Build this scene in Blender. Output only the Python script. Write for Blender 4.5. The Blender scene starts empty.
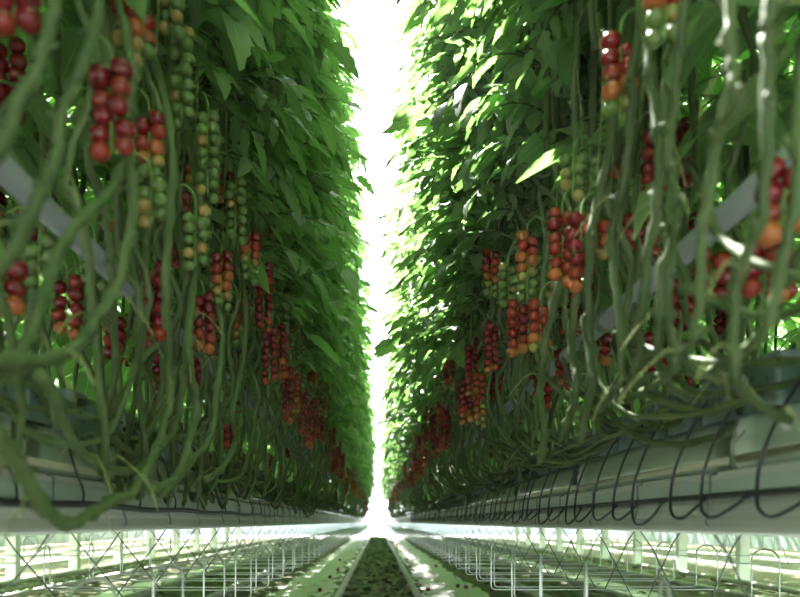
import bpy, math, random
import numpy as np
from mathutils import Vector, Matrix

R = random.Random(7)
PI = math.pi
F = 750.0; VX, VY = 378.0, 522.0      # focal length and vanishing point, in pixels of the 800x597 frame
H = 0.60                              # eye height
ROW_END = 28.0
sc = bpy.context.scene
COL = sc.collection

# ------------------------------------------------------------------ materials
def new_mat(name):
    m = bpy.data.materials.new(name); m.use_nodes = True
    nt = m.node_tree; nt.nodes.clear()
    out = nt.nodes.new('ShaderNodeOutputMaterial')
    return m, nt, out

def pbr(name, col, rough=0.5, metal=0.0, var=0.0, scale=8.0, spec=0.5, sss=0.0, stretch=None, coat=0.0, col2=None, objvar=0.0):
    m, nt, out = new_mat(name)
    b = nt.nodes.new('ShaderNodeBsdfPrincipled')
    b.inputs['Roughness'].default_value = rough
    b.inputs['Metallic'].default_value = metal
    b.inputs['Specular IOR Level'].default_value = spec
    b.inputs['Coat Weight'].default_value = coat
    if sss:
        b.inputs['Subsurface Weight'].default_value = sss
        b.inputs['Subsurface Scale'].default_value = 0.01
    nt.links.new(b.outputs[0], out.inputs[0])
    c = (*col, 1)
    if var or col2:
        tc = nt.nodes.new('ShaderNodeTexCoord')
        mp = nt.nodes.new('ShaderNodeMapping')
        if stretch: mp.inputs['Scale'].default_value = stretch
        nz = nt.nodes.new('ShaderNodeTexNoise'); nz.inputs['Scale'].default_value = scale; nz.inputs['Detail'].default_value = 4
        rp = nt.nodes.new('ShaderNodeValToRGB')
        rp.color_ramp.elements[0].position = 0.35; rp.color_ramp.elements[1].position = 0.65
        a = col2 if col2 else tuple(v * (1 - var) for v in col)
        d = col if col2 else tuple(min(1, v * (1 + var)) for v in col)
        rp.color_ramp.elements[0].color = (*a, 1); rp.color_ramp.elements[1].color = (*d, 1)
        nt.links.new(tc.outputs['Object'], mp.inputs[0]); nt.links.new(mp.outputs[0], nz.inputs[0])
        nt.links.new(nz.outputs['Fac'], rp.inputs[0])
        src = rp.outputs[0]
        if objvar:
            oi = nt.nodes.new('ShaderNodeObjectInfo')
            hs = nt.nodes.new('ShaderNodeHueSaturation')
            mr = nt.nodes.new('ShaderNodeMapRange')
            mr.inputs['To Min'].default_value = 1 - objvar; mr.inputs['To Max'].default_value = 1 + objvar
            nt.links.new(oi.outputs['Random'], mr.inputs[0]); nt.links.new(mr.outputs[0], hs.inputs['Value'])
            nt.links.new(src, hs.inputs['Color']); src = hs.outputs[0]
        nt.links.new(src, b.inputs['Base Color'])
    else:
        b.inputs['Base Color'].default_value = c
    return m

def leaf_mat(name, col, trans, objvar=0.25):
    m, nt, out = new_mat(name)
    tc = nt.nodes.new('ShaderNodeTexCoord')
    nz = nt.nodes.new('ShaderNodeTexNoise'); nz.inputs['Scale'].default_value = 4.0; nz.inputs['Detail'].default_value = 2
    nt.links.new(tc.outputs['Object'], nz.inputs[0])
    rp = nt.nodes.new('ShaderNodeValToRGB')
    rp.color_ramp.elements[0].position = .3; rp.color_ramp.elements[1].position = .7
    rp.color_ramp.elements[0].color = (*[v * .7 for v in col], 1)
    rp.color_ramp.elements[1].color = (col[0] * 1.35, col[1] * 1.25, col[2] * 1.2, 1)
    nt.links.new(nz.outputs['Fac'], rp.inputs[0])
    # light midrib and side veins, from the leaflet's own UV
    uv = nt.nodes.new('ShaderNodeSeparateXYZ'); nt.links.new(tc.outputs['UV'], uv.inputs[0])
    ab = nt.nodes.new('ShaderNodeMath'); ab.operation = 'ABSOLUTE'; nt.links.new(uv.outputs[0], ab.inputs[0])
    mr = nt.nodes.new('ShaderNodeMapRange'); mr.inputs['From Min'].default_value = 0; mr.inputs['From Max'].default_value = .07
    mr.inputs['To Min'].default_value = .55; mr.inputs['To Max'].default_value = 0
    nt.links.new(ab.outputs[0], mr.inputs[0])
    mx = nt.nodes.new('ShaderNodeMixRGB'); nt.links.new(mr.outputs[0], mx.inputs[0]); nt.links.new(rp.outputs[0], mx.inputs[1])
    mx.inputs[2].default_value = (.30, .45, .16, 1)
    oi = nt.nodes.new('ShaderNodeObjectInfo'); hs = nt.nodes.new('ShaderNodeHueSaturation')
    m2 = nt.nodes.new('ShaderNodeMapRange'); m2.inputs['To Min'].default_value = 1 - objvar; m2.inputs['To Max'].default_value = 1 + objvar
    nt.links.new(oi.outputs['Random'], m2.inputs[0]); nt.links.new(m2.outputs[0], hs.inputs['Value']); nt.links.new(mx.outputs[0], hs.inputs['Color'])
    b = nt.nodes.new('ShaderNodeBsdfPrincipled'); b.inputs['Roughness'].default_value = .42; b.inputs['Specular IOR Level'].default_value = .55
    nt.links.new(hs.outputs[0], b.inputs['Base Color'])
    tr = nt.nodes.new('ShaderNodeBsdfTranslucent')
    tm = nt.nodes.new('ShaderNodeMixRGB'); tm.blend_type = 'MULTIPLY'; tm.inputs[0].default_value = 1
    nt.links.new(hs.outputs[0], tm.inputs[1]); tm.inputs[2].default_value = (*trans, 1)
    nt.links.new(tm.outputs[0], tr.inputs[0])
    ad = nt.nodes.new('ShaderNodeMixShader'); ad.inputs[0].default_value = .45
    nt.links.new(b.outputs[0], ad.inputs[1]); nt.links.new(tr.outputs[0], ad.inputs[2]); nt.links.new(ad.outputs[0], out.inputs[0])
    return m

def glass_mat(name):
    m, nt, out = new_mat(name)
    t = nt.nodes.new('ShaderNodeBsdfTransparent'); t.inputs[0].default_value = (.97, .985, .98, 1)
    g = nt.nodes.new('ShaderNodeBsdfGlossy'); g.inputs['Roughness'].default_value = .05
    x = nt.nodes.new('ShaderNodeMixShader'); x.inputs[0].default_value = .03
    nt.links.new(t.outputs[0], x.inputs[1]); nt.links.new(g.outputs[0], x.inputs[2]); nt.links.new(x.outputs[0], out.inputs[0])
    return m

LEAF = leaf_mat('leaf_green', (.140, .205, .105), (1.6, 2.35, 1.1))
STEM = pbr('vine_stem', (.095, .132, .050), .6, var=.0, scale=30, stretch=(1, 1, .15), col2=(.058, .095, .034), objvar=.25, spec=.3)
TWINE = pbr('twine', (.24, .27, .10), .8)
RACH = pbr('truss_stalk', (.16, .30, .07), .6)
SEPAL = pbr('sepal', (.07, .17, .04), .6)
def tom(name, c, c2, sss=.15): return pbr(name, c, .22, var=0, scale=22, col2=c2, sss=sss, spec=.5, objvar=.18)
T_RED = tom('tomato_red', (.20, .009, .015), (.13, .006, .011))
T_SCAR = tom('tomato_orange_red', (.29, .035, .018), (.20, .016, .013))
T_ORA = tom('tomato_orange', (.38, .13, .035), (.32, .07, .025))
T_YEL = tom('tomato_turning', (.24, .24, .07), (.30, .16, .05))
T_GRN = tom('tomato_green', (.12, .19, .05), (.09, .15, .04))
GALV = pbr('galvanised_wire', (.62, .66, .66), .32, metal=.75)
DARKW = pbr('dark_wire', (.13, .16, .16), .45, metal=.3)
GUT = pbr('gutter_coated_steel', (.44, .46, .42), .42, var=.06, scale=3, stretch=(1, .2, 1))
GUT2 = pbr('gutter_inner_panel', (.34, .42, .37), .35, var=.08, scale=4, stretch=(1, .3, 1))
LIP = pbr('gutter_lip', (.85, .87, .86), .25)
FILM = pbr('slab_film', (.36, .43, .35), .10, var=.06, scale=5, coat=.5)
FILM2 = pbr('slab_film_fold', (.42, .42, .30), .3, var=.08, scale=6)
CUBE = pbr('cube_wrap', (.17, .25, .23), .28, var=.15, scale=14, coat=.3)
WOOL = pbr('rockwool', (.16, .17, .08), .95, var=.3, scale=60)
INK = pbr('wrap_print', (.05, .10, .13), .6)
BLACK = pbr('black_hose', (.018, .022, .026), .3)
PIPE = pbr('painted_pipe', (.24, .27, .27), .28, var=.05, scale=4, stretch=(1, .2, 1))
WHITE = pbr('white_paint', (.85, .87, .87), .5)
RAIL = pbr('rail_steel', (.50, .49, .45), .4, metal=.4, var=.15, scale=6)
FLOORF = pbr('white_ground_film', (.90, .86, .86), .45, var=0, scale=2.2, col2=(.76, .71, .70))
PATH = pbr('path_soil', (.10, .13, .06), .95, scale=9, col2=(.18, .15, .10))
SILL = pbr('wall_base_paint', (.30, .37, .38), .6, var=.2, scale=3)
CONC = pbr('concrete', (.36, .38, .38), .8, var=.08, scale=4)
DEADL = pbr('fallen_leaf', (.11, .20, .06), .8, scale=5, col2=(.20, .20, .09))
GLASS = glass_mat('greenhouse_glass')

# ------------------------------------------------------------------ mesh helpers
class MB:
    def __init__(s): s.v = []; s.f = []; s.m = []; s.uv = []; s.mats = []; s.hasuv = False
    def mi(s, mat):
        if mat not in s.mats: s.mats.append(mat)
        return s.mats.index(mat)
    def face(s, idx, mi, uvs=None):
        s.f.append(tuple(idx)); s.m.append(mi)
        if uvs: s.hasuv = True
        s.uv.append(uvs if uvs else [(1, 0)] * len(idx))
    def tube(s, pts, rad, mat, n=8, cap=True):
        mi = s.mi(mat); pts = [Vector(p) for p in pts]; k = len(pts)
        if not hasattr(rad, '__len__'): rad = [rad] * k
        b0 = len(s.v); up = Vector((.13, .37, .92)).normalized(); prev = None
        for i, p in enumerate(pts):
            d = (pts[min(i + 1, k - 1)] - pts[max(i - 1, 0)])
            d = d.normalized() if d.length > 1e-9 else Vector((0, 0, 1))
            if prev is None:
                a = d.cross(up)
                if a.length < .1: a = d.cross(Vector((1, 0, 0)))
                a.normalize()
            else:
                a = (prev - d * prev.dot(d))
                a = a.normalized() if a.length > 1e-6 else d.orthogonal().normalized()
            prev = a; c = d.cross(a)
            for j in range(n):
                t = 2 * PI * j / n
                s.v.append(tuple(p + (a * math.cos(t) + c * math.sin(t)) * rad[i]))
        for i in range(k - 1):
            for j in range(n):
                j2 = (j + 1) % n
                s.face((b0 + i * n + j, b0 + i * n + j2, b0 + (i + 1) * n + j2, b0 + (i + 1) * n + j), mi)
        if cap:
            s.face([b0 + j for j in range(n)][::-1], mi); s.face([b0 + (k - 1) * n + j for j in range(n)], mi)
    def box(s, x0, x1, y0, y1, z0, z1, mat):
        mi = s.mi(mat); b = len(s.v)
        for z in (z0, z1):
            for x, y in ((x0, y0), (x1, y0), (x1, y1), (x0, y1)): s.v.append((x, y, z))
        for q in ((3, 2, 1, 0), (4, 5, 6, 7), (0, 1, 5, 4), (1, 2, 6, 5), (2, 3, 7, 6), (3, 0, 4, 7)):
            s.face([b + i for i in q], mi)
    def extrude_y(s, prof, y0, y1, mat, closed=False, ny=1, wob=0.0, seed=1):
        """profile [(x,z)] swept along Y"""
        mi = s.mi(mat); b = len(s.v); n = len(prof); rr = random.Random(seed)
        ph = [rr.uniform(0, 6.28) for _ in range(3)]
        for k in range(ny + 1):
            y = y0 + (y1 - y0) * k / ny
            w = wob * (math.sin(y * 2.1 + ph[0]) + .6 * math.sin(y * 5.3 + ph[1]))
            for x, z in prof: s.v.append((x, y, z + w))
        m = n if closed else n - 1
        for k in range(ny):
            for i in range(m):
                j = (i + 1) % n
                s.face((b + k * n + i, b + k * n + j, b + (k + 1) * n + j, b + (k + 1) * n + i), mi)
        if closed:
            s.face([b + i for i in range(n)], mi); s.face([b + ny * n + i for i in range(n)][::-1], mi)
    def ball(s, c, r, mat, nu=12, nv=8, sz=.94, dimple=.12):
        mi = s.mi(mat); b = len(s.v); c = Vector(c)
        s.v.append(tuple(c + Vector((0, 0, r * sz * (1 - dimple)))))
        for i in range(1, nv):
            th = PI * i / nv
            for j in range(nu):
                ph = 2 * PI * j / nu
                zz = math.cos(th) * sz
                if i == 1: zz *= 1.0
                s.v.append(tuple(c + Vector((math.sin(th) * math.cos(ph), math.sin(th) * math.sin(ph), zz)) * r))
        s.v.append(tuple(c - Vector((0, 0, r * sz))))
        for j in range(nu):
            j2 = (j + 1) % nu
            s.face((b, b + 1 + j, b + 1 + j2), mi)
            for i in range(nv - 2):
                s.face((b + 1 + i * nu + j, b + 1 + (i + 1) * nu + j, b + 1 + (i + 1) * nu + j2, b + 1 + i * nu + j2), mi)
            s.face((b + 1 + (nv - 2) * nu + j, len(s.v) - 1, b + 1 + (nv - 2) * nu + j2), mi)
    def mesh(s, name, smooth=True):
        me = bpy.data.meshes.new(name)
        me.from_pydata(s.v, [], s.f)
        for m in s.mats: me.materials.append(m)
        me.polygons.foreach_set('material_index', s.m)
        if smooth: me.polygons.foreach_set('use_smooth', [True] * len(s.f))
        if s.hasuv:
            ul = me.uv_layers.new(name='UVMap')
            ul.data.foreach_set('uv', [c for f in s.uv for p in f for c in p])
        me.update()
        return me

def link(name, me, parent=None, loc=(0, 0, 0), rz=0.0, **props):
    o = bpy.data.objects.new(name, me); COL.objects.link(o)
    o.location = loc; o.rotation_euler = (0, 0, rz)
    if parent: o.parent = parent
    for k, v in props.items():
        if v is not None: o[k] = v
    return o

def catmull(P, sub=6):
    P = [Vector(p) for p in P]; P = [P[0] * 2 - P[1]] + P + [P[-1] * 2 - P[-2]]; out = []
    for i in range(1, len(P) - 2):
        for k in range(sub):
            t = k / sub
            a, b, c, d = P[i - 1:i + 3]
            out.append(.5 * ((2 * b) + (c - a) * t + (2 * a - 5 * b + 4 * c - d) * t * t + (3 * b - a - 3 * c + d) * t ** 3))
    out.append(P[-2]); return out

def px(x, y, lat):
    """a point of the photo at sideways distance lat from the aisle's middle"""
    dx = x - VX; Y = lat * F / abs(dx)
    return Vector((math.copysign(lat, dx), Y, H + (VY - y) / F * Y))

# ------------------------------------------------------------------ leaves
TS = [0, .08, .2, .29, .42, .52, .66, .75, .88, 1]
WS = [.02, .26, .44, .33, .45, .32, .36, .22, .17, .0]
def leaflet(mb, base, d, nrm, L, rng, lite=False, mat=None):
    mi = mb.mi(mat or LEAF); d = d.normalized(); side = d.cross(nrm).normalized(); nrm = side.cross(d).normalized()
    W = L * rng.uniform(.42, .60); droop = rng.uniform(.08, .38); fold = rng.uniform(.05, .35); tw = rng.uniform(-.4, .4)
    if lite:
        ts = [0, .22, .5, .78, 1]; ws = [.02, .42, .40, .28, 0]
    else: ts, ws = TS, WS
    b = len(mb.v); n = len(ts)
    for t, w in zip(ts, ws):
        c = base + d * (L * t) - nrm * (L * droop * t * t)
        a = tw * t; sd = side * math.cos(a) + nrm * math.sin(a)
        wob = 0 if lite else rng.uniform(-.03, .03) * L
        e = w * W * rng.uniform(.88, 1.12)
        mb.v.append(tuple(c - sd * e + nrm * (fold * e + wob)))
        mb.v.append(tuple(c))
        mb.v.append(tuple(c + sd * e + nrm * (fold * e - wob)))
    for i in range(n - 1):
        q = b + i * 3
        u0, u1 = ts[i], ts[i + 1]
        mb.face((q, q + 1, q + 4, q + 3), mi, [(-1, u0), (0, u0), (0, u1), (-1, u1)])
        mb.face((q + 1, q + 2, q + 5, q + 4), mi, [(0, u0), (1, u0), (1, u1), (0, u1)])

def compound_leaf(mb, base, az, L, rng, lite=False, elev=None):
    el = elev if elev is not None else rng.uniform(.1, .6)
    h = Vector((math.cos(az), math.sin(az), 0)); pts = []; p = Vector(base); n = 7
    e = el; drop = rng.uniform(.11, .23)
    for i in range(n):
        pts.append(p.copy()); p = p + (h * math.cos(e) + Vector((0, 0, math.sin(e)))) * (L / (n - 1)); e -= drop
    mb.tube(pts, [.0042 * (1 - .6 * i / n) for i in range(n)], STEM if not lite else LEAF, n=4 if not lite else 3, cap=False)
    side = Vector((-h.y, h.x, 0))
    st = (2, 3, 4, 5) if not lite else (3, 5)
    for k in st:
        c = pts[k]; d = (pts[min(k + 1, n - 1)] - pts[k - 1]).normalized(); up = side.cross(d) * -1
        if up.z < 0: up = -up
        for sgn in (-1, 1):
            if rng.random() < .06: continue
            ll = L * rng.uniform(.27, .40) * (1.0 if k > 2 else .8) * (1.25 if lite else 1)
            dd = d * rng.uniform(.3, .7) + side * sgn - Vector((0, 0, rng.uniform(-.05, .45)))
            nn = up + side * sgn * rng.uniform(-.1, .5) + Vector((rng.uniform(-.3, .3), rng.uniform(-.3, .3), 0))
            leaflet(mb, c + side * sgn * .004, dd, nn, ll, rng, lite)
    d = (pts[-1] - pts[-2]).normalized(); up = side.cross(d)
    if up.z < 0: up = -up
    leaflet(mb, pts[-1], d, up + side * rng.uniform(-.4, .4), L * rng.uniform(.36, .48), rng, lite)

def foliage(seed, zmin, zmax, step, lite=False, aisle=True, lmin=.30, lmax=.44):
    """leaves around a stem at the origin; the aisle lies towards -X"""
    rng = random.Random(seed); mb = MB(); z = zmin; az = rng.uniform(0, 6.28)
    while z < zmax:
        az += 2.4 + rng.uniform(-.4, .4)
        L = rng.uniform(lmin, lmax)
        toward = -math.cos(az) if aisle else 0
        if toward > .2: L *= 1 - .40 * toward * rng.uniform(.4, 1.15)
        if z < zmin + .12: L *= .7
        compound_leaf(mb, (0, 0, z), az, L, rng, lite)
        z += step * rng.uniform(.7, 1.3)
    return mb

# ------------------------------------------------------------------ fruit
def tomato_mesh(name, mat, r=.0155, nu=16, nv=10):
    mb = MB(); mb.ball((0, 0, 0), r, mat, nu, nv)
    mi = mb.mi(SEPAL)
    for k in range(5):
        a = 2 * PI * k / 5; c, s_ = math.cos(a), math.sin(a); b = len(mb.v)
        for rr, w, z in ((.0005, .0012, .0145), (.006, .0022, .0152), (.0125, .0010, .0150), (.0165, .0002, .0172)):
            mb.v.append((c * rr - s_ * w, s_ * rr + c * w, z)); mb.v.append((c * rr + s_ * w, s_ * rr - c * w, z))
        for i in range(3): mb.face((b + 2 * i, b + 2 * i + 1, b + 2 * i + 3, b + 2 * i + 2), mi)
    mb.tube([(0, 0, .013), (.001, 0, .019), (.003, 0, .024)], .0012, RACH, n=5)
    return mb.mesh(name)
TOM = {k: tomato_mesh('tomato_' + n, m) for k, n, m in (('R', 'red', T_RED), ('S', 'scarlet', T_SCAR), ('O', 'orange', T_ORA), ('Y', 'turning', T_YEL), ('G', 'green', T_GRN))}
TMAT = {'R': T_RED, 'S': T_SCAR, 'O': T_ORA, 'Y': T_YEL, 'G': T_GRN}

def cluster_layout(rng, n):
    """n fruits in two ranks along a hanging stalk (origin at the top)"""
    out = []; pitch = .0125; a0 = rng.uniform(-.5, .5)
    for i in range(n):
        s_ = 1 if i % 2 else -1
        a = a0 + rng.uniform(-.35, .35)
        out.append((s_ * .0142 * math.cos(a) + rng.uniform(-.002, .002), s_ * .0142 * math.sin(a) + rng.uniform(-.004, .004), -.012 - i * pitch + rng.uniform(-.002, .002)))
    return out
def stalk_mb(n, rng, mb=None):
    mb = mb or MB(); L = .0125 * n
    mb.tube(catmull([(.05, 0, .03), (.025, .0, .042), (.004, 0, .022), (0, 0, -.01), (.002, 0, -L * .5), (0, .001, -L)], 4), .0017, RACH, n=5)
    return mb
def pal(kind, i, n, rng):
    t = i / max(1, n - 1)
    if kind == 'ripe':   s = 'R' if t < .62 else ('S' if t < .82 else 'O')
    elif kind == 'red':  s = 'R' if t < .85 else 'S'
    elif kind == 'turn': s = 'R' if t < .25 else 'S' if t < .5 else 'O' if t < .7 else 'Y' if t < .85 else 'G'
    elif kind == 'half': s = 'S' if t < .3 else 'O' if t < .5 else 'Y' if t < .65 else 'G'
    elif kind == 'scar': s = 'S' if t < .6 else 'O' if t < .85 else 'Y'
    else:                s = 'G' if rng.random() < .85 else 'Y'
    if rng.random() < .10: s = {'R': 'S', 'S': 'O', 'O': 'Y', 'Y': 'G', 'G': 'Y'}[s]
    return s
STALKS = {n: stalk_mb(n, random.Random(n)).mesh('cluster_stalk') for n in range(6, 19)}
FAR_CL = {}
for kind in ('ripe', 'red', 'turn', 'half', 'scar', 'green'):
    for v in range(2):
        rng = random.Random(hash((kind, v)) % 1000 if False else v * 31 + len(kind))
        mb = stalk_mb(13, rng)
        for i, p in enumerate(cluster_layout(rng, 13)): mb.ball(p, .0165, TMAT[pal(kind, i, 13, rng)], 8, 6)
        FAR_CL[kind, v] = mb.mesh('distant_cluster')

# ------------------------------------------------------------------ plants
FOL = [foliage(100 + k, .84, 3.15, .055).mesh('tomato_foliage') for k in range(8)]
FOLF = [foliage(200 + k, .80, 3.15, .068).mesh('tomato_foliage_distant') for k in range(6)]

def stem_radius(k, rng, r0=.0072):
    out = []; nxt = rng.randint(3, 7)
    for i in range(k):
        r = r0 * rng.uniform(.93, 1.07)
        if nxt == 0: r *= 1.38; nxt = rng.randint(4, 8)
        nxt -= 1; out.append(r)
    return out
def stem_mesh(pts, rng, r0=.0058, name='bare_stem', n=8, sub=6):
    mb = MB(); P = catmull(pts, sub)
    P = [p + Vector((rng.uniform(-1, 1), rng.uniform(-1, 1), 0)) * .0024 for p in P]
    rr = stem_radius(len(P), rng, r0)
    mb.tube(P, rr, STEM, n=n)
    for i in range(2, len(P) - 1):
        if rr[i] > r0 * 1.2 and n > 6:           # stub where a leaf was picked off
            a = rng.uniform(0, 6.28); d = Vector((math.cos(a), math.sin(a), .35))
            mb.tube([P[i], P[i] + d * .010, P[i] + d * .015], [.0042, .0036, .0024], STEM, n=6)
            if rng.random() < .22:                # dry remains of a picked truss
                g = rng.uniform(.03, .07); d2 = Vector((d.x, d.y, -.9))
                mb.tube(catmull([P[i], P[i] + d * .02, P[i] + d * .022 + d2 * g * .5, P[i] + d * .015 + d2 * g], 3), .0014, TWINE, n=4)
    return mb.mesh(name)
def generic_stem(rng, far=False, up=0.0):
    """origin at the plant's place, aisle towards -X, z relative to the eye"""
    dirn = rng.choice((-1, 1)); a = .034 if not far else .03
    y = 0; pts = [(.02, 0, 3.1), (0, 0, 1.8)]
    z = .95
    while z > .34:
        pts.append((rng.uniform(-a, a), rng.uniform(-a, a) + dirn * .02 * (1 - z), z)); z -= rng.uniform(.06, .14)
    run = rng.uniform(.12, .42); lo = rng.uniform(.06, .20) * (1 - up) + up * rng.uniform(.16, .24)
    pts.append((rng.uniform(-.01, .03), dirn * run * .25, .24 + lo * .4))
    pts.append((.03 + rng.uniform(-.02, .04), dirn * run * .6, lo + .05))
    pts.append((.08 + rng.uniform(-.03, .03), dirn * run * .9, lo + rng.uniform(-.02, .05)))
    pts.append((.15, dirn * (run + .12), .20 + rng.uniform(-.02, .03)))
    pts.append((.25, dirn * (run + .22), .245))
    return pts
GST = [stem_mesh(generic_stem(random.Random(300 + k)), random.Random(k)) for k in range(16)]
GSTR = [stem_mesh(generic_stem(random.Random(350 + k), up=1.0), random.Random(k)) for k in range(16)]
GSTF = [stem_mesh(generic_stem(random.Random(400 + k), True), random.Random(k), .0075, 'bare_stem_distant', 6, 4) for k in range(8)]
tw_mb = MB()
tw_mb.tube(catmull([(0, 0, 3.4), (.004, .006, 1.6), (-.006, 0, 1.0), (.005, -.008, .8), (-.002, .004, .62)], 5), .0013, TWINE, n=5)
TWM = tw_mb.mesh('twine')

ORD = 'first second third fourth fifth sixth seventh eighth ninth tenth eleventh twelfth thirteenth fourteenth fifteenth sixteenth seventeenth eighteenth nineteenth'.split()
TENS = {20: 'twent', 30: 'thirt', 40: 'fort', 50: 'fift', 60: 'sixt', 70: 'sevent', 80: 'eight', 90: 'ninet'}
TEN2 = {20: 'twenty', 30: 'thirty', 40: 'forty', 50: 'fifty', 60: 'sixty', 70: 'seventy', 80: 'eighty', 90: 'ninety'}
def ordinal(i):
    if i < 19: return ORD[i]
    n = i + 1
    if n >= 100: return 'hundredth' if n == 100 else 'hundred and ' + ORD[n - 101]
    t, u = n // 10 * 10, n % 10
    return TENS[t] + 'ieth' if u == 0 else TEN2[t] + '-' + ORD[u - 1]

class Plant:
    def __init__(s, side, Y, lat): s.side, s.Y, s.lat = side, Y, lat; s.cl = []; s.stem_pts = None; s.thick = .0072; s.kid = None; s.twine = False
plants = {-1: [], 1: []}
# clusters read off the photo: x, y of the top, y of the bottom, colour run, sideways distance
CL = [
 (112, 62, 162, 'red', .36), (128, -12, 88, 'half', .38), (15, -40, 30, 'red', .40), (172, -40, 42, 'green', .38), (182, 28, 128, 'green', .37),
 (150, 112, 182, 'turn', .40), (152, 178, 212, 'green', .38), (208, 108, 200, 'green', .36), (197, 128, 184, 'scar', .44), (181, 195, 270, 'red', .44),
 (196, 205, 275, 'green', .37), (224, 172, 210, 'scar', .42), (236, 176, 245, 'green', .36), (222, 250, 312, 'turn', .38), (155, 262, 348, 'red', .41),
 (68, 276, 338, 'ripe', .60), (4, 258, 315, 'ripe', .50), (114, 318, 362, 'red', .58), (204, 292, 355, 'ripe', .42), (264, 262, 352, 'red', .36),
 (194, 335, 392, 'red', .50), (162, 350, 390, 'ripe', .55), (250, 232, 285, 'half', .36), (268, 225, 270, 'green', .38), (240, 300, 350, 'turn', .42),
 (288, 368, 436, 'red', .36), (303, 388, 436, 'red', .35), (312, 405, 452, 'red', .36), (229, 420, 442, 'red', .45), (282, 320, 375, 'scar', .38), (140, 18, 62, 'half', .42),
 (300, 345, 395, 'green', .36), (295, 300, 340, 'green', .36), (215, 318, 372, 'red', .5), (95, 240, 290, 'green', .55), (40, 235, 290, 'green', .55), (122, 215, 262, 'half', .52),
 (664, -28, 55, 'half', .36), (620, 34, 126, 'turn', .36), (656, 132, 202, 'red', .52), (783, 158, 242, 'ripe', .46), (562, 208, 284, 'ripe', .38),
 (581, 214, 296, 'ripe', .37), (597, 214, 238, 'scar', .42), (491, 248, 298, 'turn', .36), (527, 232, 305, 'half', .37), (508, 262, 312, 'green', .36),
 (518, 300, 358, 'ripe', .36), (540, 300, 356, 'scar', .38), (491, 322, 374, 'red', .38), (680, 280, 328, 'red', .58), (711, 248, 306, 'red', .55),
 (764, 240, 298, 'ripe', .52), (778, 236, 290, 'red', .55), (621, 210, 260, 'red', .48), (646, 215, 245, 'red', .55), (644, 328, 370, 'red', .6), (656, 345, 378, 'red', .62),
 (573, 155, 200, 'green', .38), (449, 358, 392, 'scar', .34), (472, 345, 402, 'ripe', .36), (480, 372, 428, 'scar', .38), (444, 408, 452, 'red', .34),
 (425, 425, 450, 'scar', .33), (543, 372, 412, 'red', .48), (497, 355, 400, 'red', .45), (565, 350, 392, 'red', .5), (600, 330, 372, 'ripe', .55), (414, 452, 478, 'scar', .33), (399, 482, 500, 'scar', .32),
 (590, 150, 196, 'green', .42), (545, 255, 305, 'green', .42),
]
FARY = 5.6
for x, y0, y1, kind, lat in CL:
    side = -1 if x < VX else 1
    P = px(x, y0, lat)
    n = int(round((y1 - y0) / F * P.y / .0125)) - 1
    n = max(6, min(17, n))
    z = P.z
    got = None
    for p in plants[side]:
        if abs(p.Y - P.y) < .035 and abs(p.lat - lat - .05) < .07: got = p
    if got is None:
        got = Plant(side, P.y + R.uniform(-.01, .01), lat + .05); plants[side].append(got)
    got.cl.append((lat, P.y, z, n, kind))

# stems read off the photo
def hand(side, lat, pts, thick=.0072, lats=None):
    P = [px(x, y, l) for (x, y), l in zip(pts, lats or [lat] * len(pts))]
    top = P[0]; P = [Vector((top.x + side * .14, top.y, 3.7)), Vector((top.x + side * .12, top.y + .03, top.z + .6)), Vector((top.x + side * .05, top.y + .02, top.z + .22))] + P
    pl = Plant(side, top.y, abs(top.x)); pl.stem_pts = P; pl.thick = thick; plants[side].append(pl); return pl
hand(-1, .34, [(52, -5), (41, 57), (22, 101), (0, 145), (-30, 200)], .0068)
hand(-1, .34, [(96, -5), (81, 68), (64, 111), (57, 162), (37, 200), (14, 250), (-20, 290)], .0066)
hand(-1, .36, [(130, 60), (126, 130), (115, 183), (71, 231), (51, 275), (37, 315), (20, 356), (-15, 400)], .0062)
hand(-1, .35, [(133, 180), (122, 271), (105, 305), (78, 345), (50, 359), (0, 362), (-30, 365)], .0070)
L5 = hand(-1, .37, [(171, 140), (169, 214), (166, 281), (167, 340), (170, 389), (162, 432), (147, 467), (131, 494), (113, 500), (91, 514), (69, 524), (47, 511), (25, 475), (7, 449), (-20, 420)], .0085,
     [.38, .38, .38, .39, .40, .40, .40, .40, .40, .40, .39, .38, .37, .36, .36])
hand(-1, .38, [(192, 300), (189, 330), (182, 389), (175, 424), (160, 450), (131, 471), (91, 460), (64, 424), (55, 395), (40, 372)], .0072, [.40, .40, .40, .42, .43, .44, .44, .43, .42, .42])
hand(-1, .38, [(200, 200), (198, 248), (189, 322), (188, 360), (196, 400), (190, 440), (176, 478), (160, 494)], .0085)
hand(-1, .38, [(222, 330), (218, 380), (210, 435), (190, 462), (178, 478), (150, 490)], .0075)
hand(-1, .38, [(245, 300), (243, 360), (232, 410), (236, 440), (222, 468), (205, 480)], .0075)
hand(1, .36, [(773, -5), (768, 47), (766, 190), (746, 258), (733, 305), (736, 370), (750, 400), (790, 420)], .0056, [.36] * 6 + [.42, .5])
hand(1, .35, [(731, -5), (733, 68), (736, 100), (716, 145), (709, 197), (701, 241), (699, 315), (685, 352), (662, 380), (640, 392)], .0054, [.35] * 8 + [.40, .46])
hand(1, .36, [(641, -5), (648, 50), (658, 135), (658, 194), (647, 258), (641, 315), (635, 370), (618, 400)], .0060, [.36] * 6 + [.38, .44])
hand(1, .36, [(686, -5), (678, 60), (672, 135), (676, 197), (678, 224), (665, 264), (658, 322), (663, 376), (690, 400)], .0056, [.36] * 7 + [.40, .48])
hand(1, .37, [(634, 60), (631, 111), (623, 190), (611, 237), (620, 315), (621, 376), (600, 410)], .0065)
hand(1, .37, [(664, 100), (668, 160), (672, 230), (668, 300), (676, 345), (700, 372), (735, 384)], .0065, [.40, .40, .40, .40, .42, .46, .5])
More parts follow.
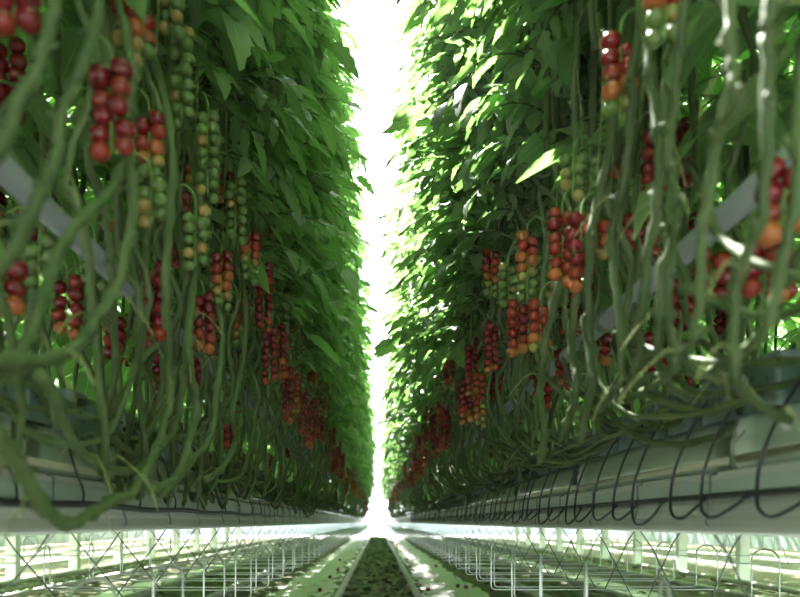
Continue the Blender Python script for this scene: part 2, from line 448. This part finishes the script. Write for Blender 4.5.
hand(1, .40, [(800, 90), (796, 200), (780, 270), (765, 330), (728, 360), (700, 372), (660, 372), (632, 388)], .0062, [.42, .42, .42, .42, .45, .48, .5, .5])
hand(1, .38, [(575, 300), (572, 350), (577, 385), (571, 412), (560, 440)], .0078)
hand(1, .37, [(544, 350), (540, 390), (545, 430), (541, 462)], .0078)
hand(1, .37, [(590, 240), (588, 330), (592, 380), (584, 420), (580, 440)], .0080)

# fill every stretch of row with plants
for side in (-1, 1):
    Y = .82
    while Y < ROW_END:
        near = [p for p in plants[side] if abs(p.Y - Y) < (.06 if Y < FARY else .12)]
        if not near:
            p = Plant(side, Y + R.uniform(-.02, .02), .41 + R.uniform(-.03, .05)); plants[side].append(p)
            if Y > 1.9 or R.random() < .3:
                for _ in range(1 if R.random() < .35 and Y < FARY else 2):
                    if R.random() < (.68 if Y > FARY else .25): continue
                    hi = R.random() < .35
                    z = H + (R.uniform(.78, .98) if hi else R.uniform(.50, .80))
                    kind = R.choice(('green', 'green', 'half')) if hi else R.choice(('red', 'ripe', 'ripe', 'turn', 'scar', 'red'))
                    if Y < 2.6 and R.random() < .6: continue
                    p.cl.append((p.lat - .05, p.Y + R.uniform(-.03, .03), z, R.randint(9, 14), kind))
        Y += .125 if Y < FARY else (.20 if Y < 10 else .26)
    plants[side].sort(key=lambda p: p.Y)
kid = 0
KW = {'ripe': 'red-to-orange', 'red': 'deep red', 'turn': 'red-to-green', 'half': 'orange-and-green', 'scar': 'orange-red', 'green': 'green'}
for side in (-1, 1):
    sname = 'left' if side < 0 else 'right'
    nn = 0
    for i, p in enumerate(plants[side]):
        far = p.Y > FARY
        e = link('tomato_plant', None, None, (side * p.lat, p.Y, H), 0, category='plant')
        sgn = Matrix()
        rz = 0 if side > 0 else PI
        if p.stem_pts:
            base = Vector((side * p.lat, p.Y, H))
            link('stem', stem_mesh([v - base for v in p.stem_pts], R, p.thick, n=10, sub=7), e)
        else:
            link('stem', (GSTF if far else GSTR if side > 0 else GST)[R.randrange(8 if far else 16)], e, rz=rz)
            if (not far and p.Y > 1.6 and R.random() < .75) or (far and R.random() < .4): link('stem', (GSTF if far else GSTR if side > 0 else GST)[R.randrange(8 if far else 16)], e, (side * R.uniform(.0, .09), R.choice((-1, 1)) * R.uniform(.04, .07), R.uniform(-.03, .03)), rz)
            if not far and R.random() < .45: link('twine', TWM, e, (-side * .02, R.uniform(-.02, .02), 0), rz)
        # foliage: long meshes shared between plants, turned a little and mirrored by the half turn
        if p.Y > 1.15:
            f = link('foliage', (FOLF if far else FOL)[R.randrange(6 if far else 8)], e, (((.455 if side < 0 else .43) - p.lat) * side, 0, R.uniform(-.08, .08) + (.26 if p.Y < 1.7 else .10 if p.Y < 2.6 else 0)), rz + R.uniform(-.5, .5))
            if far: f.scale = (1.05, 1.15, 1)
            elif p.Y < 2.4: f.scale = (.8, .8, 1)
        words = []
        for (lat, y, z, n, kind) in p.cl:
            loc = Vector((side * lat, y, z)) - Vector((side * p.lat, p.Y, H))
            if far:
                link('tomato_cluster', FAR_CL[kind, R.randrange(2)], e, loc, rz + R.uniform(-.3, .3))
            else:
                c = link('tomato_cluster', STALKS[n], e, loc, rz + R.uniform(-.4, .4))
                c['label'] = KW[kind] + ' cluster of small round tomatoes'
                for k, q in enumerate(cluster_layout(R, n)):
                    s_ = pal(kind, k, n, R)
                    t = link('tomato', TOM[s_], c, q, R.uniform(0, 6))
                    t.rotation_euler = (R.uniform(-.25, .25), (-1 if k % 2 else 1) * -.5 + R.uniform(-.2, .2), R.uniform(-.3, .3))
                    v = R.uniform(.92, 1.08) * (.88 if s_ in 'GY' else 1) * (1 - .12 * k / n); t.scale = (v, v, v)
            words.append(KW[kind])
        if p.Y > 9:
            e['label'] = 'distant tomato vine among the blurred ones at the far end of the ' + sname + ' row'
            e['group'] = 'distant vines of the ' + sname + ' row'
        else:
            e['group'] = 'tomato vines of the ' + sname + ' row'
            w = ('with ' + words[0] + ' fruit') if words else ('whose bare stem carries no fruit' if p.stem_pts is None else 'with a bare winding stem')
            e['label'] = '%s tomato vine from the camera in the %s row, %s' % (ordinal(i).capitalize(), sname, w)
print('plants', len(plants[-1]), len(plants[1]))

# ------------------------------------------------------------------ the rest of the crop: back lines and rows beyond
def to_np(mb):
    me = mb.mesh('tmp', False); me.calc_loop_triangles()
    V = np.array([v[:] for v in mb.v], dtype=np.float32); sizes = np.array([len(f) for f in mb.f]); idx = np.concatenate([np.array(f) for f in mb.f])
    m = np.array(mb.m); uv = np.array([c for f in mb.uv for q in f for c in q], dtype=np.float32); mats = list(mb.mats)
    bpy.data.meshes.remove(me); return V, sizes, idx, m, uv, mats
def lite_plant(seed, zmin, fruit=True):
    mb = foliage(seed, zmin, 3.1, .085, lite=True, aisle=False, lmin=.34, lmax=.5)
    rng = random.Random(seed)
    for m in (LEAF, STEM, T_RED, T_ORA, T_GRN): mb.mi(m)
    for k in range(2):
        a, b = rng.uniform(-.2, .2), rng.uniform(-.12, .12)
        mb.tube([(a, b, 1.0), (a + .03, b + .03, .6), (a - .02, b - .03, .3), (a * .4, b + .1, .2)], .007, STEM, n=5, cap=False)
    if fruit:
        for k in range(2):
            a, b, z = rng.uniform(-.25, .25), rng.uniform(-.12, .12), rng.uniform(.5, .9)
            for i, q in enumerate(cluster_layout(rng, 11)):
                mb.ball((a + q[0], b + q[1], z + q[2]), .0165, (T_RED, T_RED, T_ORA, T_GRN)[min(3, i // 3)] if k == 0 else T_RED, 6, 5)
    return mb
kinds = {'back': [to_np(lite_plant(500 + k, .66)) for k in range(5)], 'row': [to_np(lite_plant(600 + k, .42)) for k in range(5)]}
spots = []
for side in (-1, 1):
    y = .35
    while y < ROW_END:
        spots.append(('back', side * (1.02 + R.uniform(-.05, .05)), y)); y += .30 if y < 6 else .48
    y = -5.5
    while y < .45:
        spots.append(('back', side * (.62 + R.uniform(-.04, .04)), y)); spots.append(('back', side * (1.02 + R.uniform(-.04, .04)), y)); y += .3
    y = .2
    while y < 9:
        spots.append(('back', side * (.74 + R.uniform(-.05, .05)), y)); y += .34
    for lat in (1.85, 2.45, 3.6, 5.04, 6.48, 7.92):
        y = -1.2
        while y < ROW_END:
            spots.append(('row', side * (lat + R.uniform(-.08, .08)), y)); y += .36 if lat < 3 else (.42 if lat < 6 else .6)
BIG = {'v': [], 's': [], 'i': [], 'm': [], 'uv': []}; off = 0; mats = None
allmats = [LEAF, STEM, T_RED, T_ORA, T_GRN]
for kname, x, y in spots:
    V, S, I, M, U, mm = R.choice(kinds[kname])
    remap = np.array([allmats.index(q) for q in mm])
    a = R.uniform(0, 6.28); c, s_ = math.cos(a), math.sin(a)
    W = np.empty_like(V); W[:, 0] = V[:, 0] * c - V[:, 1] * s_ + x; W[:, 1] = V[:, 0] * s_ + V[:, 1] * c + y; W[:, 2] = V[:, 2] + H
    BIG['v'].append(W); BIG['s'].append(S); BIG['i'].append(I + off); BIG['m'].append(remap[M]); BIG['uv'].append(U); off += len(V)
V = np.concatenate(BIG['v']); S = np.concatenate(BIG['s']); I = np.concatenate(BIG['i']); M = np.concatenate(BIG['m']); U = np.concatenate(BIG['uv'])
me = bpy.data.meshes.new('crop_beyond')
me.vertices.add(len(V)); me.vertices.foreach_set('co', V.ravel())
me.loops.add(len(I)); me.loops.foreach_set('vertex_index', I.astype(np.int32))
me.polygons.add(len(S)); st = np.concatenate([[0], np.cumsum(S)[:-1]]).astype(np.int32)
me.polygons.foreach_set('loop_start', st); me.polygons.foreach_set('loop_total', S.astype(np.int32))
for m in allmats: me.materials.append(m)
me.polygons.foreach_set('material_index', M.astype(np.int32)); me.polygons.foreach_set('use_smooth', np.ones(len(S), dtype=bool))
ul = me.uv_layers.new(name='UVMap'); ul.data.foreach_set('uv', U)
me.update(calc_edges=True); me.validate()
print('beyond polys', len(S))
link('tomato_vines_beyond', me, kind='stuff', label='dense tomato foliage of the back lines and rows beyond the front vines', category='plants')

# ------------------------------------------------------------------ gutters, slabs, cubes
ROWS = [-7.92, -6.48, -5.04, -3.6, -2.16, -.72, .72, 2.16, 3.6, 5.04, 6.48, 7.92]
def mirror_prof(right):
    return [(-x, z) for x, z in right] + [(x, z) for x, z in reversed(right)]
Y0 = -1.0
def gutter(cx):
    mb = MB()
    prof = [(-.136, -.006), (-.139, -.016), (-.134, -.021), (-.10, -.010), (-.05, .004), (.05, .004), (.10, -.010), (.134, -.021), (.139, -.016), (.136, -.006),
            (.128, .002), (.128, .006), (.1245, .008), (.128, .010), (.131, .020), (.1285, .022), (.130, .024), (.125, .034), (.115, .038), (.115, .078), (.122, .082), (.120, .088), (-.120, .088), (-.122, .082), (-.115, .078), (-.115, .038), (-.125, .034), (-.130, .024), (-.1285, .022), (-.131, .020), (-.128, .010), (-.1245, .008), (-.128, .006), (-.128, .002)]
    mb.extrude_y(prof, Y0, ROW_END, GUT, closed=True, ny=90, wob=.0012, seed=int(cx * 10) + 99)
    return mb
for cx in ROWS:
    near = abs(cx) < 1
    sname = 'left' if cx < 0 else 'right'
    which = {.72: 'beside the aisle', 2.16: 'one row beyond', 3.6: 'two rows beyond', 5.04: 'three rows beyond', 6.48: 'four rows beyond', 7.92: 'five rows beyond'}[abs(cx)]
    g = link('hanging_gutter', gutter(cx).mesh('gutter_tray'), None, (cx, 0, H), label='long pale steel growing gutter hanging low on the %s, %s' % (sname, which), category='gutter', group='hanging gutters')
    s = MB()
    for sg in (-1, 1):
        s.tube([(sg * .1375, Y0, -.019), (sg * .1375, ROW_END, -.019)], .0028, LIP, n=6)
    link('lip', s.mesh('lip'), g, label='bright white rolled lower lip')
    if near:
        s = MB()
        for sg in (-1, 1): s.box(min(sg * .1152, sg * .117), max(sg * .1152, sg * .117), Y0, ROW_END, .041, .075, GUT2)
        link('side_panel', s.mesh('side_panel', False), g, label='grey-green recessed side strip')
    # drip line
    side = -1 if cx > 0 else 1
    if near:
        pts = []; y = Y0
        while y < ROW_END:
            pts.append((side * .132, y, .045 if cx > 0 else .033 + .003 * math.sin(y * 9))); y += .12
        d = MB(); d.tube(pts, .0055 if cx > 0 else .007, BLACK, n=8)
        link('drip_hose', d.mesh('drip_hose'), None, (cx, 0, H), label='black irrigation hose running along the aisle side of the %s gutter' % sname, category='hose')
    # slabs
def slab_mesh(L, seed):
    mb = MB(); rng = random.Random(seed)
    prof = [(-.100, .002), (-.108, .010), (-.109, .050), (-.104, .062), (-.106, .070), (-.100, .088), (-.08, .094), (.08, .094), (.100, .088), (.106, .070), (.104, .062), (.109, .050), (.108, .010), (.100, .002)]
    mb.extrude_y(prof, 0, L, FILM, closed=True, ny=14, wob=.0016, seed=seed)
    for sg in (-1, 1):
        a, b = sorted((sg * .1085, sg * .1105)); mb.box(a, b, .005, L - .005, .012, .026, FILM2)
    return mb.mesh('grow_slab')
SL = [slab_mesh(.985, k) for k in range(3)]
def cube_mesh(seed):
    rng = random.Random(seed); mb = MB(); mi = mb.mi(CUBE); h = .085; w = .05; r = .008
    prof = []
    for cxx, cy, a0 in ((w - r, w - r, 0), (-w + r, w - r, 90), (-w + r, -w + r, 180), (w - r, -w + r, 270)):
        for k in range(4): a = math.radians(a0 + k * 30); prof.append((cxx + r * math.cos(a), cy + r * math.sin(a)))
    b = len(mb.v); n = len(prof); zs = (0, .006, .045, h - .003, h)
    for q, z in enumerate(zs):
        f = (1 - .02 * (q == 0)) * (1.03 if q == 4 else 1)
        for x, y in prof: mb.v.append((x * f, y * f, z))
    for q in range(len(zs) - 1):
        for j in range(n): mb.face((b + q * n + j, b + q * n + (j + 1) % n, b + (q + 1) * n + (j + 1) % n, b + (q + 1) * n + j), mi)
    mw = mb.mi(WOOL); b2 = len(mb.v)
    for x, y in prof: mb.v.append((x * .97, y * .97, h - .006))
    mb.face([b2 + j for j in range(n)], mw)
    for sg in (-1, 1):                         # oblique dashes printed on the wrap
        for row in range(3):
            for k in range(4):
                if rng.random() < .3: continue
                y = -.034 + k * .019 + rng.uniform(-.004, .004); z = .014 + row * .024 + k * .004; x = sg * .0516
                b3 = len(mb.v); mk = mb.mi(INK)
                for yy, zz in ((y, z), (y + .005, z), (y + .014, z + .013), (y + .009, z + .013)): mb.v.append((x, yy, zz))
                mb.face((b3, b3 + 1, b3 + 2, b3 + 3), mk)
    return mb.mesh('rockwool_cube', False)
CB = [cube_mesh(k) for k in range(2)]
for cx in (-.72, .72, -2.16, 2.16):
    sname = 'left' if cx < 0 else 'right'; near = abs(cx) < 1
    y = Y0 + .3; i = 0; j = 0; vis = 0
    while y < ROW_END - 1:
        if y > (-.1 if near else 2.8):
            lab = ('%s plastic-wrapped growing slab from the camera on the %s gutter' % (ordinal(i).capitalize(), sname)) if near and y < 9 else \
                ('pale plastic-wrapped growing slab on the far stretch of the %s gutter' % sname if near else 'pale growing slab on the gutter one row beyond the %s row' % sname)
            link('grow_slab', SL[i % 3], None, (cx, y, H + .088), label=lab, category='growing slab', group='growing slabs, %s %s' % (sname, 'gutter' if near else 'side, next row'))
            i += 1
            for k in range(6):
                yy = y + .085 + k * .165
                if not near or yy > 12 or yy < .9: continue
                for sx in (-1 if cx > 0 else 1,):
                    inner = (sx < 0) == (cx > 0)
                    jx = ordinal(j) if inner else ordinal(j)
                    link('rockwool_cube', CB[j % 2], None, (cx + sx * .052, yy, H + .088 + .0945), rz=R.uniform(-.08, .08),
                         label='%s wrapped rockwool cube from the camera, %s side of the %s gutter' % (jx.capitalize(), 'aisle' if inner else 'hidden', sname), category='rockwool cube', group='rockwool cubes on the %s gutter' % sname)
                j += 1
        y += 1.0

# ------------------------------------------------------------------ drip tubes looping from the hose to the cubes
def loop_mesh(seed, right=True):
    rng = random.Random(seed); mb = MB()
    j = lambda a: rng.uniform(-a, a)
    if right:   # origin on the hose, aisle towards -X
        q = j(.012); h = j(.008)
        P = [(0, 0, 0), (-.014, .022, -.026 + h), (-.027, .055 + q, -.044 + h), (-.028, .095 + q, -.038 + h), (-.021, .125 + q, -.008), (-.012, .130 + q, .05), (.006, .105 + q, .12), (.030, .070, .180), (.072, .040, .215), (.085, .03, .24)]
        mb.tube(catmull(P, 6), .0030, BLACK, n=7)
        mb.tube([(0, -.004, 0), (-.004, .012, -.004)], .0055, BLACK, n=7)
        mb.tube([(.085, .03, .245), (.086, .032, .215)], .0042, BLACK, n=6)
    else:
        P = [(0, 0, 0), (-.004, .01, .03), (.008, .02, .07), (.02, .04, .13), (.06, .05, .20 + j(.01)), (.085, .05, .215)]
        mb.tube(catmull(P, 6), .0024, BLACK, n=7)
    return mb.mesh('drip_tube')
LM = [loop_mesh(k) for k in range(5)]; LML = [loop_mesh(20 + k, False) for k in range(3)]
y = .77; i = 0
while y < 13:
    lab = '%s black drip tube from the camera, looping off the hose on the right gutter' % ordinal(i).capitalize() if y < 7 else 'small distant black drip tube looping on the far stretch of the right gutter'
    link('drip_tube', LM[R.randrange(5)], None, (.588, y, H + .045), rz=R.uniform(-.05, .05), label=lab, category='drip tube', group='drip tubes on the right gutter')
    i += 1; y = -.7 + .085 - .03 + .03 * R.uniform(-1, 1) + int((.77 + .76) / .165 + i) * .165 + .01 * int(((int((.77 + .76) / .165 + i)) * .165))
y = .9; i = 0
while y < 9:
    lab = '%s thin dark feed tube from the camera, rising from the hose to the left slabs' % ordinal(i).capitalize()
    link('drip_tube', LML[R.randrange(3)], None, (-.588, y, H + .033), rz=PI + R.uniform(-.2, .2), label=lab, category='drip tube', group='feed tubes on the left gutter')
    y += .32 + R.uniform(-.05, .05); i += 1

# ------------------------------------------------------------------ wire stem holders under the gutters
def holder():
    mb = MB(); z = -.215; r = .0022; t = -.075
    pts = []
    def arc(c, r0, a0, a1, n, ax):
        out = []
        for k in range(n + 1):
            a = a0 + (a1 - a0) * k / n; out.append((c[0] + r0 * math.cos(a) * ax[0], c[1] + r0 * math.cos(a) * ax[1], c[2] + r0 * math.sin(a)))
        return out
    for sg in (-1, 1):
        A = (sg * .36, -.05); B = (sg * .335, .05); m = ((A[0] + B[0]) / 2, 0.0)
        hx, hy = (A[0] - B[0]) / 2, (A[1] - B[1]) / 2; hl = math.hypot(hx, hy)
        arcp = [(m[0] + hx * math.cos(PI * k / 8), m[1] + hy * math.cos(PI * k / 8), t - .03 + .03 * math.sin(PI * k / 8)) for k in range(9)]
        P = [(0, -.05, z), (A[0] - sg * .012, A[1], z), (A[0] - sg * .003, A[1], z + .003), (A[0], A[1], z + .012)] + arcp + [(B[0], B[1], z + .012), (B[0] - sg * .003, B[1], z + .003), (B[0] - sg * .012, B[1], z), (0, .05, z)]
        mb.tube(P, r, GALV, n=6)
    return mb.mesh('stem_holder')
def hanger():
    mb = MB()
    for sg in (-1, 1):
        mb.tube([(sg * .121, .02 * sg, .086), (sg * .1335, .02 * sg, .082), (sg * .1335, .02 * sg, .03), (sg * .141, .02 * sg, -.0), (sg * .10, .02 * sg, -.06), (0.0, -.05 * sg, -.217)], .0020, DARKW, n=6)
    return mb.mesh('hanger_wire')
HM, HGM = holder(), hanger()
for cx in (-.72, .72, -2.16, 2.16):
    sname = 'left' if cx < 0 else 'right'; near = abs(cx) < 1
    y = .62 if near else 3.0; i = 0
    while y < (ROW_END if near else 9):
        lab = ('%s bent wire stem holder from the camera, hanging under the %s gutter' % (ordinal(i).capitalize(), sname)) if near and y < 9 else \
            ('small distant wire stem holder hanging under the far stretch of the %s gutter' % sname if near else 'wire stem holder under the gutter one row beyond the %s row' % sname)
        o = link('stem_holder', HM, None, (cx, y + R.uniform(-.02, .02), H), rz=(0 if cx > 0 else PI), label=lab, category='wire holder', group='wire stem holders, %s %s' % (sname, 'gutter' if near else 'next row'))
        link('hanger_wire', HGM, o)
        y += (.36 if y < 9 else .45) if near else .9; i += 1

# ------------------------------------------------------------------ crop pipes above the gutters
for side, nm in ((-1, 'left'), (1, 'right')):
    mb = MB(); lat = .50; ratio = .94 if side < 0 else .88
    z = H + lat * ratio
    mb.tube([(side * lat, Y0, z), (side * lat, ROW_END, z)], .0185, PIPE, n=20)
    for k in range(5):
        y = 1.6 + k * 4.9
        mb.tube([(side * lat, y, z), (side * lat, y + .06, z)], .0215, PIPE, n=20)
    p = link('heating_pipe', mb.mesh('heating_pipe'), None, label='pale painted heating pipe running behind the stems of the %s row' % nm, category='pipe', group='crop heating pipes')
    mb = MB()
    for k in range(4):
        y = 3.1 + k * 5
        mb.tube([(side * lat, y, z + .02), (side * (lat + .02), y, z + 1.6), (side * (lat + .05), y, 5.0)], .0018, DARKW, n=5)
    link('suspension_wire', mb.mesh('suspension_wire'), p)

# ------------------------------------------------------------------ ground
gm = MB(); gm.box(-8.75, 8.75, -6, 29.2, -.12, 0, FLOORF); link('floor', gm.mesh('floor', False), kind='structure')
gm = MB(); gm.box(-8.75, 8.75, 29.2, 34, -.12, .004, CONC); link('floor_end_path', gm.mesh('floor_end_path', False), kind='structure')
for c in (-7.2, -5.76, -4.32, -2.88, -1.44, 0, 1.44, 2.88, 4.32, 5.76, 7.2, 8.25, -8.25):
    mb = MB(); mi = mb.mi(PATH); n = 120; w0 = .37 if c == 0 else .56; rr = random.Random(int(c * 100)); b = 0
    for k in range(n + 1):
        y = -2 + 31 * k / n
        xs = [-w0 + rr.uniform(-.05, .05), -.2, 0, .2, w0 + rr.uniform(-.05, .05)]
        for q, x in enumerate(xs): mb.v.append((c + x, y, .003 if q in (0, 4) else .022 + rr.uniform(-.008, .008)))
    for k in range(n):
        for q in range(4): mb.face((k * 5 + q, k * 5 + q + 1, k * 5 + q + 6, k * 5 + q + 5), mi)
    link('floor_path', mb.mesh('floor_path'), kind='structure')
mb = MB(); rr = random.Random(5)
for c in (0, 1.44, -1.44, 2.88, -2.88):
    for k in range(5200 if c == 0 else 2600):
        y = rr.uniform(4.5 if c == 0 else 3, 28.5); x = rr.gauss(0, .17 if c == 0 else .27)
        if c == 0 and abs(x) > .5: continue
        a = rr.uniform(0, 6.28)
        leaflet(mb, Vector((c + x, y, .028 + rr.uniform(0, .035))), Vector((math.cos(a), math.sin(a), rr.uniform(-.1, .5))), Vector((rr.uniform(-.4, .4), rr.uniform(-.4, .4), 1)), rr.uniform(.05, .11), rr, True, DEADL)
link('leaf_litter', mb.mesh('leaf_litter'), kind='stuff', label='green carpet of fallen leaves and weeds covering the aisle paths', category='leaves')
# fallen fruit
fm = tomato_mesh('fallen_tomato', T_RED, .02)
FALL = [(458, 586), (466, 587), (486, 583), (492, 590), (498, 585), (428, 592), (450, 560), (340, 560), (338, 570), (320, 590), (355, 592), (330, 577), (436, 566)]
cnt = {-1: 0, 1: 0}
for x, y in sorted(FALL, key=lambda p: -p[1]):
    Yg = (H - .02) * F / (y - VY); X = (x - VX) / F * Yg; sd = 1 if X > 0 else -1
    link('fallen_tomato', fm, None, (X, Yg, .021 if abs(X) > .42 else .045), label='small red tomato fallen on the ground, %s nearest on the %s of the middle rails' % (ordinal(cnt[sd]), 'right' if sd > 0 else 'left'), category='tomato', group='fallen tomatoes')
    cnt[sd] += 1
# rails
mb = MB(); mb.box(-.03, .03, 0, .04, 0, .052, RAIL); RF = mb.mesh('rail_foot', False)
for c in (-2.88, -1.44, 0, 1.44, 2.88):
    nm = {0: 'middle aisle', 1.44: 'next aisle on the right', -1.44: 'next aisle on the left', 2.88: 'second aisle on the right', -2.88: 'second aisle on the left'}[c]
    for sg in (-1, 1):
        mb = MB(); mb.tube([(c + sg * .285, -2, .075), (c + sg * .285, 28.6, .075)], .0255, RAIL, n=14)
        rl = link('pipe_rail', mb.mesh('pipe_rail'), None, label='steel pipe rail on the floor, %s side of the %s' % ('right' if sg > 0 else 'left', nm), category='rail', group='pipe rails')
        for k in range(24):
            link('rail_foot', RF, rl, (c + sg * .285, .6 + k * 1.2, 0))
# white posts
pi = 0
for sg in (-1, 1):
    for k in range(11):
        y = 4.4 + k * 1.5
        mb = MB(); mb.box(-.05, .05, -.05, .05, 0, H - .02, WHITE); mb.box(-.075, .075, -.075, .075, 0, .02, WHITE)
        if k == 0 and sg == -1: PM = mb.mesh('white_post', False)
        link('support_post', PM, None, (sg * 3.6, y, 0), label='%s short white post from the camera under the gutter two rows beyond on the %s' % (ordinal(k).capitalize(), 'right' if sg > 0 else 'left'), category='post', group='white posts on the %s' % ('right' if sg > 0 else 'left'))

# ------------------------------------------------------------------ greenhouse shell
mb = MB()
for cx in (-6, 0, 6):
    for a, b in (((-3), 0), (0, 3)):
        za, zb = (5.3, 6.2) if a < b and a == -3 else (6.2, 5.3)
        mi = mb.mi(GLASS); q = len(mb.v)
        mb.v += [(cx + a, -4, za), (cx + b, -4, zb), (cx + b, 34, zb), (cx + a, 34, za)]
        mb.face((q, q + 1, q + 2, q + 3), mi)
link('ceiling', mb.mesh('roof_glass', False), kind='structure')
mb = MB()
for cx in (-6, 0, 6):
    for k in range(9):
        y = -2 + k * 4.4
        for a, b, za, zb in ((-3, 0, 5.29, 6.19), (0, 3, 6.19, 5.29)):
            mb.tube([(cx + a, y, za), (cx + b, y, zb)], .012, WHITE, n=4)
for x in (-9, -3, 3, 9): mb.tube([(x, -4, 5.27), (x, 34, 5.27)], .05, WHITE, n=6)
link('ceiling_frame', mb.mesh('ceiling_frame', False), kind='structure')
def wall(name, axis, v, a0, a1, top):
    mb = MB(); mi = mb.mi(GLASS); q = len(mb.v)
    w = lambda s, z: (s, v, z) if axis == 'y' else (v, s, z)
    mb.v += [w(a0, .8), w(a1, .8), w(a1, top), w(a0, top)]; mb.face((q, q + 1, q + 2, q + 3), mi)
    def bar(s0, s1, z0, z1, t, mt=WHITE):
        if axis == 'y': mb.box(s0, s1, v - t, v + t, z0, z1, mt)
        else: mb.box(v - t, v + t, s0, s1, z0, z1, mt)
    bar(a0, a1, 0, .8, .05, SILL); bar(a0, a1, 2.6, 2.63, .02)
    s = a0
    while s < a1: bar(s, s + .03, .8, top, .02); s += 1.5
    link(name, mb.mesh(name, False), kind='structure')
wall('wall_back', 'y', 34, -8.75, 8.75, 5.3); wall('wall_left', 'x', -8.75, -6, 34, 5.3); wall('wall_right', 'x', 8.75, -6, 34, 5.3)
# a trolley left across the end of the aisle
mb = MB()
mb.box(-.30, .55, 30.2, 30.8, .30, .34, WHITE); mb.box(-.30, .55, 30.2, 30.8, .62, .65, WHITE)
tr = link('harvest_trolley', mb.mesh('trolley_deck', False), None, label='white two-deck trolley standing across the far end of the aisle', category='trolley')
for x in (-.28, .53):
    for y in (30.22, 30.78):
        m2 = MB(); m2.tube([(x, y, .1), (x, y, 1.1)], .015, GALV, n=8); link('post', m2.mesh('post'), tr)
        m3 = MB(); m3.tube([(x - .02, y, .07), (x + .02, y, .07)], .07, BLACK, n=14); link('wheel', m3.mesh('wheel'), tr)

# ------------------------------------------------------------------ humid air
m, nt, out = new_mat('humid_air')
vs = nt.nodes.new('ShaderNodeVolumeScatter'); vs.inputs['Color'].default_value = (.97, 1, .98, 1); vs.inputs['Density'].default_value = .0045; vs.inputs['Anisotropy'].default_value = .5
nt.links.new(vs.outputs[0], out.inputs['Volume'])
mb = MB(); mb.box(-8.5, 8.5, -5, 33, .005, 5.2, m)
link('haze', mb.mesh('haze', False), kind='stuff', label='thin humid haze in the greenhouse air', category='haze')
# ------------------------------------------------------------------ light
w = bpy.data.worlds.new('World'); sc.world = w; w.use_nodes = True
bg = w.node_tree.nodes['Background']; bg.inputs[0].default_value = (.93, .98, 1, 1); bg.inputs[1].default_value = 5.4
sun = bpy.data.lights.new('sun', 'SUN'); sun.energy = 70; sun.angle = math.radians(1.2); sun.color = (1, .97, .92)
so = bpy.data.objects.new('sun', sun); COL.objects.link(so)
d = Vector((-.19, .50, .85)).normalized()
so.rotation_euler = d.to_track_quat('Z', 'Y').to_euler(); so.location = (0, 0, 8)

# ------------------------------------------------------------------ camera
cam = bpy.data.cameras.new('camera'); co = bpy.data.objects.new('camera', cam); COL.objects.link(co)
co.location = (0, 0, H); co.rotation_euler = (PI / 2, 0, 0)
cam.sensor_width = 36; cam.lens = 36 * F / 800; cam.shift_x = (400 - VX) / 800; cam.shift_y = (VY - 298.5) / 800
cam.clip_start = .05; cam.clip_end = 200
cam.dof.use_dof = True; cam.dof.focus_distance = 2.5; cam.dof.aperture_fstop = 3.2
sc.camera = co
sc.view_settings.view_transform = 'Standard'; sc.view_settings.look = 'None'; sc.view_settings.exposure = 0.0; sc.view_settings.gamma = 1
sc.view_settings.use_curve_mapping = False
sc.cycles.max_bounces = 10; sc.cycles.diffuse_bounces = 6; sc.cycles.glossy_bounces = 3; sc.cycles.transparent_max_bounces = 12; sc.cycles.transmission_bounces = 6
sc.cycles.use_denoising = True; sc.cycles.sample_clamp_indirect = 6
